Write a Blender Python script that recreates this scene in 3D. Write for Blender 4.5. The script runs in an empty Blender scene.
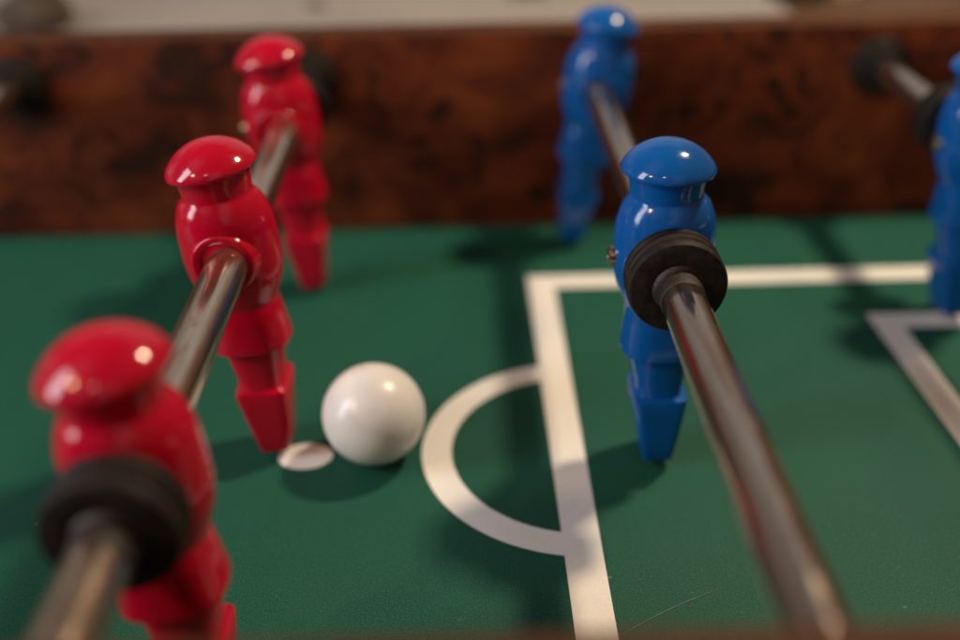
import bpy, bmesh, math, random
from mathutils import Vector, Matrix
random.seed(7)
MM = 0.001
S = bpy.context.scene
C = S.collection
PI = math.pi

# ------------------------------------------------------------------ materials
def new_mat(name):
    m = bpy.data.materials.new(name); m.use_nodes = True
    nt = m.node_tree
    return m, nt, nt.nodes['Principled BSDF']

def N(nt, kind, **kw):
    n = nt.nodes.new(kind)
    for k, v in kw.items():
        if k in n.inputs.keys(): n.inputs[k].default_value = v
        else: setattr(n, k, v)
    return n

def coords(nt, scale=(1, 1, 1), out='Object'):
    tc = nt.nodes.new('ShaderNodeTexCoord'); mp = nt.nodes.new('ShaderNodeMapping')
    mp.inputs['Scale'].default_value = scale
    nt.links.new(tc.outputs[out], mp.inputs['Vector'])
    return mp.outputs['Vector']

def noise(nt, vec, scale, detail=4, rough=0.55, dist=0.0):
    n = nt.nodes.new('ShaderNodeTexNoise')
    n.inputs['Scale'].default_value = scale; n.inputs['Detail'].default_value = detail
    n.inputs['Roughness'].default_value = rough; n.inputs['Distortion'].default_value = dist
    nt.links.new(vec, n.inputs['Vector'])
    return n.outputs['Fac']

def ramp(nt, fac, stops):
    r = nt.nodes.new('ShaderNodeValToRGB'); e = r.color_ramp.elements
    while len(e) < len(stops): e.new(0.5)
    for i, (p, c) in enumerate(stops):
        e[i].position = p
        e[i].color = (c, c, c, 1) if isinstance(c, (int, float)) else (*c, 1)
    nt.links.new(fac, r.inputs['Fac'])
    return r.outputs['Color']

def mix(nt, fac, a, b, mode='MIX'):
    m = nt.nodes.new('ShaderNodeMix'); m.data_type = 'RGBA'; m.blend_type = mode
    for sock, v in ((m.inputs[0], fac), (m.inputs[6], a), (m.inputs[7], b)):
        if hasattr(v, 'is_linked'): nt.links.new(v, sock)
        elif isinstance(v, (int, float)): sock.default_value = v
        else: sock.default_value = (*v, 1)
    return m.outputs[2]

def math_(nt, op, a, b=0.0):
    m = nt.nodes.new('ShaderNodeMath'); m.operation = op
    for sock, v in ((m.inputs[0], a), (m.inputs[1], b)):
        if hasattr(v, 'is_linked'): nt.links.new(v, sock)
        else: sock.default_value = v
    return m.outputs[0]

def bump(nt, bsdf, h, strength, dist):
    b = nt.nodes.new('ShaderNodeBump'); b.inputs['Strength'].default_value = strength
    b.inputs['Distance'].default_value = dist
    nt.links.new(h, b.inputs['Height']); nt.links.new(b.outputs['Normal'], bsdf.inputs['Normal'])

def plastic(name, col, dark, rough=0.07):
    m, nt, b = new_mat(name)
    v = coords(nt)
    n1 = noise(nt, v, 60, 5)
    base = mix(nt, ramp(nt, n1, [(0.35, 0.0), (0.75, 0.35)]), col, dark)
    # pale scuffs
    sc = noise(nt, coords(nt, (1, 1, 5)), 900, 3, 0.7)
    scm = ramp(nt, sc, [(0.66, 0.0), (0.76, 0.40)])
    base = mix(nt, scm, base, tuple(min(1, c * 1.5 + 0.08) for c in col))
    nt.links.new(base, b.inputs['Base Color'])
    r = ramp(nt, noise(nt, v, 220, 6, 0.65), [(0.35, rough), (0.75, rough + 0.12)])
    r = mix(nt, 1.0, r, scm, 'ADD')
    nt.links.new(r, b.inputs['Roughness'])
    b.inputs['IOR'].default_value = 1.46
    b.inputs['Subsurface Weight'].default_value = 0.04
    b.inputs['Subsurface Radius'].default_value = (0.002, 0.001, 0.001)
    b.inputs['Subsurface Scale'].default_value = 1.0
    bump(nt, b, noise(nt, v, 350, 4, 0.6), 0.10, 0.0004)
    return m

RED = plastic('red_plastic', (0.50, 0.003, 0.026), (0.33, 0.002, 0.015))
BLUE = plastic('blue_plastic', (0.003, 0.092, 0.35), (0.002, 0.055, 0.22), 0.08)

def chrome(name, lo):
    m, nt, b = new_mat(name)
    v = coords(nt, (1, 0.35, 1))
    n = noise(nt, v, 260, 8, 0.72)
    rust = ramp(nt, n, [(lo, 0.0), (lo + 0.16, 0.7)])
    n2 = noise(nt, coords(nt), 1500, 3, 0.7)
    speck = ramp(nt, n2, [(lo + 0.10, 0.0), (lo + 0.16, 0.6)])
    dirt = mix(nt, 1.0, rust, speck, 'LIGHTEN')
    streak = ramp(nt, noise(nt, coords(nt, (1, 0.05, 1)), 330, 4, 0.6), [(0.38, 0.0), (0.66, 0.9)])
    clean = mix(nt, streak, *(((0.48, 0.43, 0.38), (0.30, 0.20, 0.135)) if lo > 0.6 else ((0.66, 0.55, 0.44), (0.42, 0.30, 0.20))))
    nt.links.new(mix(nt, dirt, clean, (0.12, 0.065, 0.038)), b.inputs['Base Color'])
    nt.links.new(ramp(nt, n, [(0.4, 0.05 if lo > 0.6 else 0.12), (0.75, 0.30)]), b.inputs['Roughness'])
    b.inputs['Metallic'].default_value = 0.95
    bump(nt, b, n2, 0.06, 0.0002)
    return m
CHROME = chrome('bright_chrome', 0.64); WORN = chrome('worn_chrome', 0.54)

def rubber():
    m, nt, b = new_mat('black_rubber')
    v = coords(nt)
    n = noise(nt, v, 260, 6, 0.7)
    nt.links.new(mix(nt, ramp(nt, n, [(0.42, 0.0), (0.75, 0.7)]), (0.008, 0.0065, 0.006), (0.050, 0.032, 0.022)), b.inputs['Base Color'])
    b.inputs['Roughness'].default_value = 0.62
    b.inputs['Specular IOR Level'].default_value = 0.22
    bump(nt, b, n, 0.2, 0.0005)
    return m
RUBBER = rubber()

def hub_mat():
    m, nt, b = new_mat('grimy_rubber_collar')
    n = noise(nt, coords(nt), 900, 5, 0.75)
    nt.links.new(ramp(nt, n, [(0.40, (0.010, 0.007, 0.006)), (0.62, (0.03, 0.018, 0.012)), (0.72, (0.20, 0.15, 0.11))]), b.inputs['Base Color'])
    b.inputs['Roughness'].default_value = 0.5
    bump(nt, b, n, 0.5, 0.0006)
    return m
HUB = hub_mat()

def screw_mat():
    m, nt, b = new_mat('screw_steel')
    n = noise(nt, coords(nt), 1200, 3)
    nt.links.new(ramp(nt, n, [(0.4, (0.55, 0.48, 0.40)), (0.65, (0.25, 0.17, 0.11))]), b.inputs['Base Color'])
    b.inputs['Metallic'].default_value = 1.0; b.inputs['Roughness'].default_value = 0.20
    return m
STEEL = screw_mat()

def ball_mat():
    m, nt, b = new_mat('white_ball_plastic')
    v = coords(nt)
    n = noise(nt, v, 90, 6, 0.7)
    base = ramp(nt, n, [(0.42, (0.86, 0.83, 0.80)), (0.72, (0.76, 0.72, 0.68))])
    s = ramp(nt, noise(nt, coords(nt, (1, 4, 1)), 500, 3, 0.7), [(0.70, 0.0), (0.76, 0.22)])
    base = mix(nt, s, base, (0.42, 0.38, 0.34))
    sc2 = ramp(nt, noise(nt, coords(nt, (0.5, 3, 1)), 210, 4, 0.6, 1.0), [(0.69, 0.0), (0.74, 0.30)])
    base = mix(nt, sc2, base, (0.48, 0.30, 0.27))
    nt.links.new(base, b.inputs['Base Color'])
    nt.links.new(ramp(nt, n, [(0.4, 0.26), (0.7, 0.40)]), b.inputs['Roughness'])
    b.inputs['Subsurface Weight'].default_value = 0.15
    b.inputs['Subsurface Radius'].default_value = (0.004, 0.003, 0.002)
    b.inputs['Subsurface Scale'].default_value = 1.0
    bump(nt, b, noise(nt, v, 700, 3), 0.05, 0.0003)
    return m
BALL = ball_mat()

def field_mat():
    m, nt, b = new_mat('green_playfield_laminate')
    v = coords(nt)
    fine = noise(nt, v, 1900, 3, 0.65)
    mid = noise(nt, v, 700, 4, 0.6)
    big = noise(nt, v, 14, 4, 0.6)
    g = ramp(nt, fine, [(0.34, (0.003, 0.045, 0.031)), (0.50, (0.009, 0.080, 0.054)), (0.68, (0.036, 0.158, 0.112))])
    g = mix(nt, ramp(nt, mid, [(0.35, 0.0), (0.7, 0.35)]), g, (0.008, 0.086, 0.055))
    g = mix(nt, ramp(nt, big, [(0.35, 0.0), (0.70, 0.40)]), g, (0.015, 0.090, 0.050))
    # stray pale dust specks
    vo = nt.nodes.new('ShaderNodeTexVoronoi'); vo.inputs['Scale'].default_value = 75
    nt.links.new(v, vo.inputs['Vector'])
    near = math_(nt, 'LESS_THAN', vo.outputs['Distance'], 0.042)
    sep = nt.nodes.new('ShaderNodeSeparateColor'); nt.links.new(vo.outputs['Color'], sep.inputs['Color'])
    rare = math_(nt, 'GREATER_THAN', sep.outputs['Red'], 0.55)
    spot = math_(nt, 'MULTIPLY', near, rare)
    spot = math_(nt, 'MULTIPLY', spot, sep.outputs['Green'])
    g = mix(nt, math_(nt, 'MULTIPLY', spot, 0.8), g, (0.42, 0.38, 0.30))
    v2 = nt.nodes.new('ShaderNodeTexVoronoi'); v2.inputs['Scale'].default_value = 420
    nt.links.new(v, v2.inputs['Vector'])
    s2 = nt.nodes.new('ShaderNodeSeparateColor'); nt.links.new(v2.outputs['Color'], s2.inputs['Color'])
    sp2 = math_(nt, 'MULTIPLY', math_(nt, 'LESS_THAN', v2.outputs['Distance'], 0.10), math_(nt, 'GREATER_THAN', s2.outputs['Red'], 0.86))
    g = mix(nt, math_(nt, 'MULTIPLY', sp2, 0.28), g, (0.30, 0.32, 0.26))
    nt.links.new(g, b.inputs['Base Color'])
    b.inputs['Roughness'].default_value = 0.55
    b.inputs['Specular IOR Level'].default_value = 0.20
    bump(nt, b, fine, 0.45, 0.0004)
    return m
FIELD = field_mat()

def line_mat():
    m, nt, b = new_mat('white_line_print')
    v = coords(nt)
    fine = noise(nt, v, 1500, 3)
    base = ramp(nt, fine, [(0.35, (0.79, 0.77, 0.725)), (0.7, (0.86, 0.84, 0.795))])
    d = ramp(nt, noise(nt, v, 120, 6, 0.7), [(0.55, 0.0), (0.8, 0.30)])
    wn = ramp(nt, noise(nt, v, 420, 6, 0.75), [(0.66, 0.0), (0.74, 0.45)])
    nt.links.new(mix(nt, wn, mix(nt, d, base, (0.66, 0.63, 0.57)), (0.30, 0.34, 0.28)), b.inputs['Base Color'])
    b.inputs['Roughness'].default_value = 0.5
    bump(nt, b, fine, 0.15, 0.0002)
    return m
LINE = line_mat()

def scratch_mat():
    m, nt, b = new_mat('pale_hair')
    n = noise(nt, coords(nt), 300)
    nt.links.new(ramp(nt, n, [(0.3, (0.30, 0.34, 0.26)), (0.7, (0.20, 0.25, 0.18))]), b.inputs['Base Color'])
    return m
HAIR = scratch_mat()

def wood():
    m, nt, b = new_mat('burl_veneer')
    v = coords(nt, (1, 1, 1.35))
    n1 = noise(nt, v, 17, 7, 0.62, 1.6)
    n2 = noise(nt, v, 36, 4, 0.5, 1.2)
    n3 = noise(nt, v, 240, 5, 0.6, 1.0)
    c = ramp(nt, n1, [(0.32, (0.030, 0.008, 0.005)), (0.46, (0.095, 0.018, 0.007)), (0.58, (0.155, 0.032, 0.010)), (0.74, (0.21, 0.052, 0.013))])
    c = mix(nt, ramp(nt, n2, [(0.37, 0.9), (0.46, 0.0)]), c, (0.020, 0.008, 0.006))
    c = mix(nt, ramp(nt, n3, [(0.45, 0.0), (0.75, 0.18)]), c, (0.22, 0.07, 0.022))
    b.inputs['Specular IOR Level'].default_value = 0.15
    nt.links.new(c, b.inputs['Base Color'])
    nt.links.new(ramp(nt, n3, [(0.3, 0.5), (0.7, 0.62)]), b.inputs['Roughness'])
    bump(nt, b, n3, 0.12, 0.0004)
    return m
WOOD = wood()

def simple(name, a, c, scale, rough=0.6):
    m, nt, b = new_mat(name)
    nt.links.new(ramp(nt, noise(nt, coords(nt), scale, 5, 0.6), [(0.35, a), (0.7, c)]), b.inputs['Base Color'])
    b.inputs['Roughness'].default_value = rough
    return m
PALE = simple('pale_stone', (0.28, 0.26, 0.245), (0.36, 0.32, 0.29), 9, 0.6)
BROWN = simple('brown_board', (0.075, 0.035, 0.014), (0.12, 0.06, 0.024), 14, 0.5)
TRIM = simple('brown_edge_laminate', (0.060, 0.022, 0.009), (0.085, 0.034, 0.014), 40, 0.7)
TRIM.node_tree.nodes['Principled BSDF'].inputs['Specular IOR Level'].default_value = 0.12
DARK = simple('dark_cloth', (0.012, 0.011, 0.011), (0.03, 0.026, 0.024), 30, 0.8)
UMBER = simple('umber_cloth', (0.045, 0.032, 0.022), (0.08, 0.058, 0.04), 30, 0.85)
TAN = simple('tan_cloth', (0.40, 0.30, 0.18), (0.52, 0.40, 0.26), 30, 0.8)

# ------------------------------------------------------------------ mesh helpers (all input in millimetres)
def link(name, bm, mat, parent=None, smooth=35, loc=None):
    bmesh.ops.recalc_face_normals(bm, faces=bm.faces)
    for v in bm.verts: v.co *= MM
    me = bpy.data.meshes.new(name); bm.to_mesh(me); bm.free()
    me.materials.append(mat)
    if smooth:
        for p in me.polygons: p.use_smooth = True
        me.set_sharp_from_angle(angle=math.radians(smooth))
    o = bpy.data.objects.new(name, me); C.objects.link(o)
    if parent: o.parent = parent
    if loc: o.location = Vector(loc) * MM
    return o

def lathe(bm, prof, seg=72, axis='Z', off=(0, 0, 0)):
    """prof: list of (radius, height); closed to the axis when radius is 0"""
    rings = []
    for r, h in prof:
        if r < 1e-6:
            p = (0, 0, h) if axis == 'Z' else ((0, h, 0) if axis == 'Y' else (h, 0, 0))
            rings.append([bm.verts.new(Vector(p) + Vector(off))])
        else:
            ring = []
            for k in range(seg):
                a = 2 * PI * k / seg; x, y = r * math.cos(a), r * math.sin(a)
                p = (x, y, h) if axis == 'Z' else ((x, h, y) if axis == 'Y' else (h, x, y))
                ring.append(bm.verts.new(Vector(p) + Vector(off)))
            rings.append(ring)
    for a, b in zip(rings, rings[1:]):
        if len(a) == 1 and len(b) == 1: continue
        for k in range(seg):
            j = (k + 1) % seg
            if len(a) == 1: bm.faces.new((a[0], b[k], b[j]))
            elif len(b) == 1: bm.faces.new((a[k], b[0], a[j]))
            else: bm.faces.new((a[k], b[k], b[j], a[j]))

def loft(bm, secs, seg=96, seam=0.0):
    """secs: (z, half x, half y, exponent, seam height); closed at both ends"""
    rings = []
    for (z, hx, hy, n) in secs:
        ring = []
        for k in range(seg):
            a = 2 * PI * k / seg
            c, s = math.cos(a), math.sin(a)
            e = 2.0 / n
            x = hx * math.copysign(abs(c) ** e, c); y = hy * math.copysign(abs(s) ** e, s)
            if seam and k in (0, seg // 2):
                x += math.copysign(seam * (0.8 + 0.4 * math.sin(z * 1.7)), c)
            ring.append(bm.verts.new((x, y, z)))
        rings.append(ring)
    for a, b in zip(rings, rings[1:]):
        for k in range(seg):
            j = (k + 1) % seg
            bm.faces.new((a[k], b[k], b[j], a[j]))
    bm.faces.new(rings[0]); bm.faces.new(rings[-1][::-1])

def box(bm, x0, x1, y0, y1, z0, z1, bev=0.0):
    vs = [bm.verts.new((x, y, z)) for z in (z0, z1) for y in (y0, y1) for x in (x0, x1)]
    fs = [bm.faces.new([vs[i] for i in f]) for f in ((0, 2, 3, 1), (4, 5, 7, 6), (0, 1, 5, 4), (2, 6, 7, 3), (0, 4, 6, 2), (1, 3, 7, 5))]
    if bev:
        es = {e for f in fs for e in f.edges}
        bmesh.ops.bevel(bm, geom=list(es), offset=bev, segments=4, affect='EDGES', profile=0.5)

def empty(name, loc, label, cat, group=None):
    o = bpy.data.objects.new(name, None); C.objects.link(o)
    o.location = Vector(loc) * MM; o.empty_display_size = 0.01
    o['label'] = label; o['category'] = cat
    if group: o['group'] = group
    return o

def tag(o, label, cat, group=None):
    o['label'] = label; o['category'] = cat
    if group: o['group'] = group
    return o

# ------------------------------------------------------------------ measured layout (millimetres)
X1, W_, Y1, YC = 26.5, 11.6, 408.0, 279.2
X2, Y2 = 166.5, 365.8
XA, RA = 36.1, 53.7
HR = 77.0                       # rod height above the field
XR, XB, XG, XL = -71.9, 58.9, 194.2, -206.5
YFAR, YNEAR, HW = 465.2, 107.3, 96.8

# ------------------------------------------------------------------ the table
table = empty('foosball_table', (0, YC, 0), 'foosball table with a green playfield, white markings and dark burl wood side walls', 'foosball table')
T = Vector((0, YC, 0))
def tpart(name, bm, mat, parent=table, smooth=35):
    if parent is table:
        for v in bm.verts: v.co -= T
    o = link(name, bm, mat, parent, smooth)
    return o

bm = bmesh.new(); box(bm, -640, 299.98, YNEAR + 0.01, YFAR - 0.01, -8, 0)
field = tpart('playfield', bm, FIELD, smooth=0)

def flat(bm, pts, z):
    bm.faces.new([bm.verts.new((x, y, z)) for x, y in pts])
def to_field(bm):
    for v in bm.verts: v.co -= T
def strip_ring(bm, outer, inner, z):
    ov = [bm.verts.new((x, y, z)) for x, y in outer]; iv = [bm.verts.new((x, y, z)) for x, y in inner]
    for k in range(len(outer) - 1):
        bm.faces.new((ov[k], ov[k + 1], iv[k + 1], iv[k]))
def marking(name, bm):
    to_field(bm); return link(name, bm, LINE, field, 0)

YB1 = 2 * YC - Y1; YB2 = 2 * YC - Y2
bm = bmesh.new()
strip_ring(bm, [(299.9, Y1), (X1, Y1), (X1, YB1), (299.9, YB1)], [(299.9, Y1 - W_), (X1 + W_, Y1 - W_), (X1 + W_, YB1 + W_), (299.9, YB1 + W_)], 0.16)
marking('penalty_box_line', bm)
bm = bmesh.new()
strip_ring(bm, [(299.9, Y2), (X2, Y2), (X2, YB2), (299.9, YB2)], [(299.9, Y2 - W_), (X2 + W_, Y2 - W_), (X2 + W_, YB2 + W_), (299.9, YB2 + W_)], 0.16)
marking('goal_box_line', bm)
bm = bmesh.new()
def arc(r, n=90):
    a0 = math.acos(max(-1, min(1, (X1 + 2 - XA) / r)))
    return [(XA + r * math.cos(a0 + (2 * PI - 2 * a0) * k / n), YC + r * math.sin(a0 + (2 * PI - 2 * a0) * k / n)) for k in range(n + 1)]
strip_ring(bm, arc(RA), arc(RA - 10.2), 0.10)
marking('penalty_arc_line', bm)
bm = bmesh.new()
flat(bm, [(-57.4 + 9.3 * math.cos(2 * PI * k / 64), 278.4 + 7.2 * math.sin(2 * PI * k / 64)) for k in range(64)], 0.16)
marking('penalty_spot', bm)

# a fine pale hair lying on the field in the foreground
bm = bmesh.new()
pts = []
for k in range(25):
    t = k / 24
    pts.append(Vector((36.5 + 34.0 * t, 193.5 + 18 * t + 1.1 * math.sin(PI * t), 0.15)))
prev = None
for k, p in enumerate(pts):
    d = (pts[min(k + 1, 24)] - pts[max(k - 1, 0)]).normalized(); s = Vector((-d.y, d.x, 0)); r = 0.10 * math.sin(PI * (0.08 + 0.84 * k / 24))
    ring = [bm.verts.new(p + s * r * math.cos(a) + Vector((0, 0, r * math.sin(a)))) for a in [2 * PI * j / 6 for j in range(6)]]
    if prev:
        for j in range(6): bm.faces.new((prev[j], ring[j], ring[(j + 1) % 6], prev[(j + 1) % 6]))
    prev = ring
hair = link('hair', bm, HAIR)
tag(hair, 'thin pale curved hair lying on the green field in front of the blue player', 'hair')

bm = bmesh.new(); box(bm, -640, 319, YFAR, YFAR + 19, -8, HW, 1.6)
wall = tpart('side_wall', bm, WOOD)
wall['label'] = 'far side wall of reddish brown burl veneer with dark blotches'
bm = bmesh.new(); box(bm, -640, 319, YNEAR - 19, YNEAR, -8, HW, 1.6)
wall2 = tpart('side_wall', bm, WOOD)
wall2['label'] = 'near side wall blurred along the bottom edge'

XEND = 300
bm = bmesh.new(); box(bm, XEND, XEND + 19, YNEAR + 0.02, YFAR - 0.02, -7.9, HW - 0.3, 1.2)
wall3 = tpart('side_wall', bm, WOOD)
wall3['label'] = 'goal end wall outside the frame on the right'
for wl in (wall, wall2, wall3):
    wl.data.materials.append(TRIM)
    for p in wl.data.polygons:
        if p.normal.z > 0.3: p.material_index = 1

def bushing_bm(x):
    bm = bmesh.new()
    y = YFAR
    lathe(bm, [(6.6, y - 1), (6.6, y - 7.5), (7.2, y - 8), (9.0, y - 8), (9.8, y - 7.4), (10.4, y - 4.5), (12.8, y - 4.2), (13.6, y - 3.4), (13.8, y - 2.0), (13.8, y - 0.02)], 64, 'Y', (x, 0, HR))
    return bm
for x in (XL, XR, XB, XG):
    tpart('rod_bushing', bushing_bm(x), RUBBER)

# ------------------------------------------------------------------ rods, bumpers, players
def bumper_bm():
    """rubber bumper along Y, front face (towards the near wall) at y = 0"""
    bm = bmesh.new()
    pr = [(6.1, 0.4), (7.0, 0.0), (13.0, 0.0), (13.7, 0.3), (13.95, 0.9)]
    y = 0.9
    for k in range(3):
        pr += [(14.2, y + 0.5), (14.25, y + 1.3), (14.15, y + 2.3)]
        if k < 2: pr += [(12.7, y + 2.5), (12.5, y + 3.3), (13.7, y + 3.55)]
        y += 3.6
    pr += [(13.6, 11.3), (12.8, 11.5), (6.1, 11.5)]
    lathe(bm, pr, 80, 'Y')
    return bm

def player_bm():
    bm = bmesh.new()
    z0 = [(29.0, 11.0, 10.7, 2), (27.4, 11.7, 11.3, 2), (25.0, 11.4, 11.1, 2), (22.0, 10.95, 10.7, 2), (19.6, 10.6, 10.4, 2), (18.8, 10.55, 10.35, 2), (18.3, 10.75, 10.4, 2), (17.5, 11.5, 10.9, 2),
          (16.2, 12.6, 11.6, 2), (14.0, 13.6, 12.4, 2), (11.0, 14.6, 13.0, 2), (7.0, 15.1, 13.4, 2), (2.4, 15.2, 13.5, 2), (-1.5, 15.3, 13.4, 2), (-5.5, 15.0, 13.2, 2), (-9.5, 14.2, 12.7, 2),
          (-13.2, 12.9, 11.8, 2.05), (-16.0, 11.6, 10.9, 2.1), (-17.6, 10.9, 10.5, 2.2), (-18.4, 10.8, 10.4, 2.3), (-19.2, 11.0, 10.6, 2.4),
          (-24, 11.5, 11.0, 2.5), (-29, 12.0, 11.5, 2.6), (-32.4, 12.4, 11.8, 2.7), (-33.1, 12.4, 11.8, 2.7), (-33.4, 12.0, 11.4, 2.7), (-33.5, 10.2, 9.9, 2.6),
          (-33.8, 9.5, 9.2, 2.6), (-38, 9.0, 8.9, 2.7), (-43, 8.2, 8.5, 2.9), (-48.6, 7.2, 8.0, 3.1), (-49.2, 7.3, 8.1, 3.4),
          (-49.3, 8.1, 9.0, 6), (-49.55, 8.55, 9.5, 8), (-50.2, 8.75, 9.7, 8), (-56, 7.9, 9.5, 8), (-64, 6.6, 9.2, 8), (-72.6, 5.1, 8.8, 8), (-73.4, 4.8, 8.5, 8), (-73.8, 4.2, 8.0, 6)]
    loft(bm, z0, 96, 0.28)
    for s in (1, -1):   # raised boss round the rod hole
        lathe(bm, [(11.4, s * 8.5), (10.2, s * 11.0), (9.8, s * 12.4), (9.5, s * 13.2), (9.0, s * 13.6), (8.3, s * 13.7), (7.5, s * 13.5), (6.9, s * 13.0), (6.7, s * 11.0), (6.0, s * 11.0)], 72, 'Y')
    return bm

def hat_bm():
    bm = bmesh.new()
    pr = [(0, 0.3), (10.2, 0.2), (12.9, -0.25), (13.3, -0.3), (13.65, -0.1), (13.85, 0.35), (13.85, 0.8)]
    rr, hh = 13.75, 7.7                       # crisp rim under a spherical cap
    RR = (rr * rr + hh * hh) / (2 * hh); a0 = math.asin(rr / RR)
    for k in range(1, 16):
        a = a0 * (1 - k / 15)
        pr.append((RR * math.sin(a) ** 0.97, 1.2 + RR * math.cos(a) - (RR - hh)))
    pr[-1] = (0, 1.2 + hh)
    lathe(bm, pr, 96, 'Z')
    return bm

def screw_bm():
    bm = bmesh.new()
    lathe(bm, [(0, -17.0), (0.7, -17.0), (0.9, -16.7), (1.1, -17.1), (2.2, -16.9), (2.8, -16.4), (3.0, -15.6), (3.0, -13.5), (0, -13.5)], 24, 'X', (0, 0, 0))
    return bm

_cache = {}
def make_player(rod, y, color, tilt, dx=0.0, screw=True):
    """tilt in degrees, positive leans the head towards +X"""
    key = color.name
    if key not in _cache:
        p = link('player', player_bm(), color, rod)
        h = link('hat', hat_bm(), color, p)
        h.location = (0, 0, 0.0262); h.rotation_euler = (0, math.radians(-4.0 if color is RED else 2.5), 0)   # brim raised at the front
        s = link('screw', screw_bm(), STEEL, p)
        s.location = (0, 0, -0.001)
        _cache[key] = p
    else:
        src = _cache[key]
        p = src.copy(); C.objects.link(p); p.parent = rod
        for ch in list(src.children):
            if ch.name.startswith('screw') and not screw: continue
            c = ch.copy(); C.objects.link(c); c.parent = p
    p.location = Vector((dx, y - rod.location.y / MM, 0)) * MM
    p.rotation_euler = (0, math.radians(tilt), 0)
    return p

def make_rod(x, y0, y1, label, mat=CHROME):
    r = empty('player_rod', (x, YC, HR), label, 'player rod', 'chrome rods crossing the table')
    bm = bmesh.new()
    lathe(bm, [(0, y0), (5.7, y0), (6.2, y0 + 0.5), (6.2, y1 - 0.5), (5.7, y1), (0, y1)], 64, 'Y', (0, -YC, 0))
    b = link('bar', bm, mat, r)
    return r

def make_bumper(rod, y, flip=False):
    b = link('bumper', bumper_bm(), RUBBER, rod)
    cb = bmesh.new()
    lathe(cb, [(6.15, -7.6), (6.3, -7.4), (6.4, -6.0), (6.45, -3.5), (6.5, -1.4), (6.8, -0.5), (7.5, 0.05), (6.15, 0.6)], 64, 'Y')
    link('collar', cb, HUB, b)
    b.location = (0, (y - YC) * MM, 0)
    if flip: b.rotation_euler = (0, 0, PI)
    return b

red = make_rod(XR, 60, 492, 'chrome rod with three red players and black bumpers, left of the white ball', WORN)
make_bumper(red, 151.5)
make_player(red, 403, RED, -5.0, -3.0)
make_player(red, 285, RED, -5.0, -1.5, False)
make_player(red, 173.5, RED, -4.5, 0.0, False)
make_bumper(red, 429, True)

blue = make_rod(XB, 60, 492, 'chrome rod with two blue players and a black ribbed bumper, right of the white ball')
make_bumper(blue, 249.5)
make_player(blue, 274.8, BLUE, -1.5, 0.5)
make_player(blue, 443.5, BLUE, 8.0, 0.8)

goal = make_rod(XG, 60, 492, 'chrome rod carrying the half visible blue player at the right edge')
make_player(goal, 365.5, BLUE, -3.0, 1.8)
make_bumper(goal, 391.5, True)

left = make_rod(XL, 60, 492, 'bare chrome rod end entering the black bushing at the far left edge')

# ------------------------------------------------------------------ ball
bm = bmesh.new(); bmesh.ops.create_uvsphere(bm, u_segments=96, v_segments=64, radius=17.1)
ball = link('ball', bm, BALL, None, 60, (-32.9, 278.2, 17.2))
ball.rotation_euler = (0.4, 0.7, 0.2)
tag(ball, 'glossy white foosball ball resting on the green field beside the oval spot', 'ball')

# ------------------------------------------------------------------ what lies beyond the far wall
def struct(name, bm, mat):
    o = link(name, bm, mat, None, 35); o['kind'] = 'structure'; return o
bm = bmesh.new(); box(bm, -1400, 208, 487, 1500, 20, 60, 3); struct('pale_counter', bm, PALE)
bm = bmesh.new(); box(bm, 211, 1400, 487, 1500, 20, 56, 3); struct('brown_counter', bm, BROWN)

def lump(name, x, y, z, rx, ry, rz, mat, label, cat):
    bm = bmesh.new(); bmesh.ops.create_icosphere(bm, subdivisions=4, radius=1)
    for v in bm.verts:
        n = 1 + 0.08 * math.sin(5 * v.co.x + 2) * math.cos(4 * v.co.y + 1) + 0.05 * math.sin(9 * v.co.z + 3 * v.co.x)
        v.co = Vector((v.co.x * rx * n, v.co.y * ry * n, max(-0.6, v.co.z) * rz * n))
    o = link(name, bm, mat, None, 60, (x, y, z + 0.6 * rz)); return tag(o, label, cat)
lump('folded_cloth', -268, 650, 60, 24, 22, 14, UMBER, 'dark brown rounded bundle beyond the far wall, above its left end', 'cloth')
lump('black_bag', -345, 660, 60, 26, 30, 34, DARK, 'black shape cut off by the top left corner of the frame', 'bag')
lump('black_pouch', 227, 700, 56, 20, 15, 12, DARK, 'black lump beyond the far wall, where pale counter meets brown', 'pouch')
lump('tan_cloth', 262, 705, 56, 13, 12, 9, TAN, 'small tan lump beyond the far wall beside the black one', 'cloth')
lump('dark_knob', 46, 716, 60, 14, 9, 8, DARK, 'small dark object on the pale counter behind the far blue player', 'knob')
lump('grey_crumb', -97, 690, 60, 6, 5, 2.5, UMBER, 'tiny dark speck on the pale counter right of the far red player', 'crumb')

# ------------------------------------------------------------------ camera
R = Vector((0.99961662, -0.02161206, -0.01730706)); U = Vector((0.02576181, 0.4969276, 0.86740953)); F = Vector((0.01014615, 0.86752284, -0.49729386))
cam = bpy.data.cameras.new('camera'); co = bpy.data.objects.new('camera', cam); C.objects.link(co)
M = Matrix((R, U, -F)).transposed().to_4x4(); M.translation = Vector((0, 0, 211.78)) * MM
co.matrix_world = M
cam.sensor_fit = 'HORIZONTAL'; cam.sensor_width = 36.0; cam.lens = 1010.39 / 960 * 36
cam.clip_start = 0.005; cam.clip_end = 50
cam.dof.use_dof = True; cam.dof.focus_distance = 0.284; cam.dof.aperture_fstop = 3.3
S.camera = co

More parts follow.
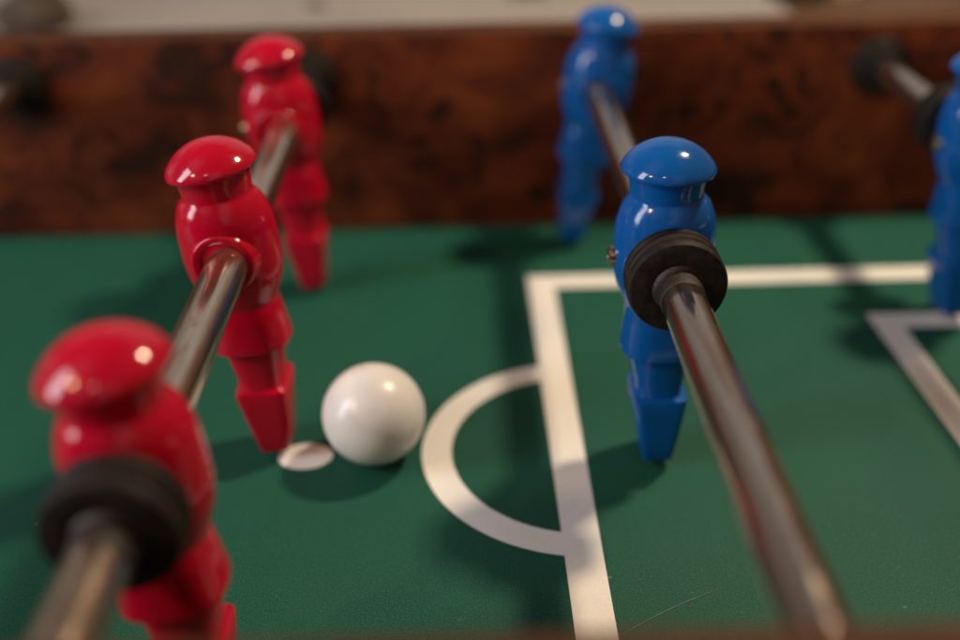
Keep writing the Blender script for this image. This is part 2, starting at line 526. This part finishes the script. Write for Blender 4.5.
# ------------------------------------------------------------------ light
def area(name, loc, target, size, power, color, shape='DISK', size_y=None):
    l = bpy.data.lights.new(name, 'AREA'); l.shape = shape; l.size = size
    if size_y: l.size_y = size_y
    l.energy = power; l.color = color
    o = bpy.data.objects.new(name, l); C.objects.link(o); o.location = Vector(loc) * MM
    d = (Vector(target) - Vector(loc)); o.rotation_euler = d.to_track_quat('-Z', 'Y').to_euler()
    return o
area('warm_lamp', (372, 490, 675), (-20, 280, 0), 0.070, 4.9, (1.0, 0.80, 0.56))
area('side_window', (-1290, -60, 620), (0, 280, 40), 0.36, 14.5, (0.90, 0.93, 1.0), 'RECTANGLE', 1.0)
area('front_warm_lamp', (-860, -330, 900), (0, 280, 40), 0.085, 3.4, (1.0, 0.64, 0.32))
area('distant_small_lamp', (-380, -900, 1350), (0, 280, 40), 0.070, 1.0, (1.0, 0.80, 0.74))

w = bpy.data.worlds.new('World'); S.world = w; w.use_nodes = True
nt = w.node_tree; bg = nt.nodes['Background']
tc = nt.nodes.new('ShaderNodeTexCoord')
nz = nt.nodes.new('ShaderNodeTexNoise'); nz.inputs['Scale'].default_value = 1.6; nz.inputs['Detail'].default_value = 2
nt.links.new(tc.outputs['Generated'], nz.inputs['Vector'])
cr = nt.nodes.new('ShaderNodeValToRGB'); e = cr.color_ramp.elements
e[0].position = 0.44; e[0].color = (0.12, 0.075, 0.055, 1); e[1].position = 0.60; e[1].color = (0.48, 0.46, 0.46, 1)
nt.links.new(nz.outputs['Fac'], cr.inputs['Fac'])
sx = nt.nodes.new('ShaderNodeSeparateXYZ'); nt.links.new(tc.outputs['Generated'], sx.inputs[0])
mr = nt.nodes.new('ShaderNodeMapRange'); mr.inputs['From Min'].default_value = 0.30; mr.inputs['From Max'].default_value = 0.55
nt.links.new(sx.outputs['X'], mr.inputs['Value'])
mx = nt.nodes.new('ShaderNodeMix'); mx.data_type = 'RGBA'; mx.inputs[7].default_value = (0.20, 0.10, 0.055, 1)
nt.links.new(mr.outputs['Result'], mx.inputs[0]); nt.links.new(cr.outputs['Color'], mx.inputs[6])
nt.links.new(mx.outputs[2], bg.inputs['Color'])
bg.inputs['Strength'].default_value = 0.8

S.view_settings.view_transform = 'Standard'; S.view_settings.look = 'None'
S.view_settings.exposure = 0; S.view_settings.gamma = 1
S.cycles.use_denoising = True
S.cycles.max_bounces = 8
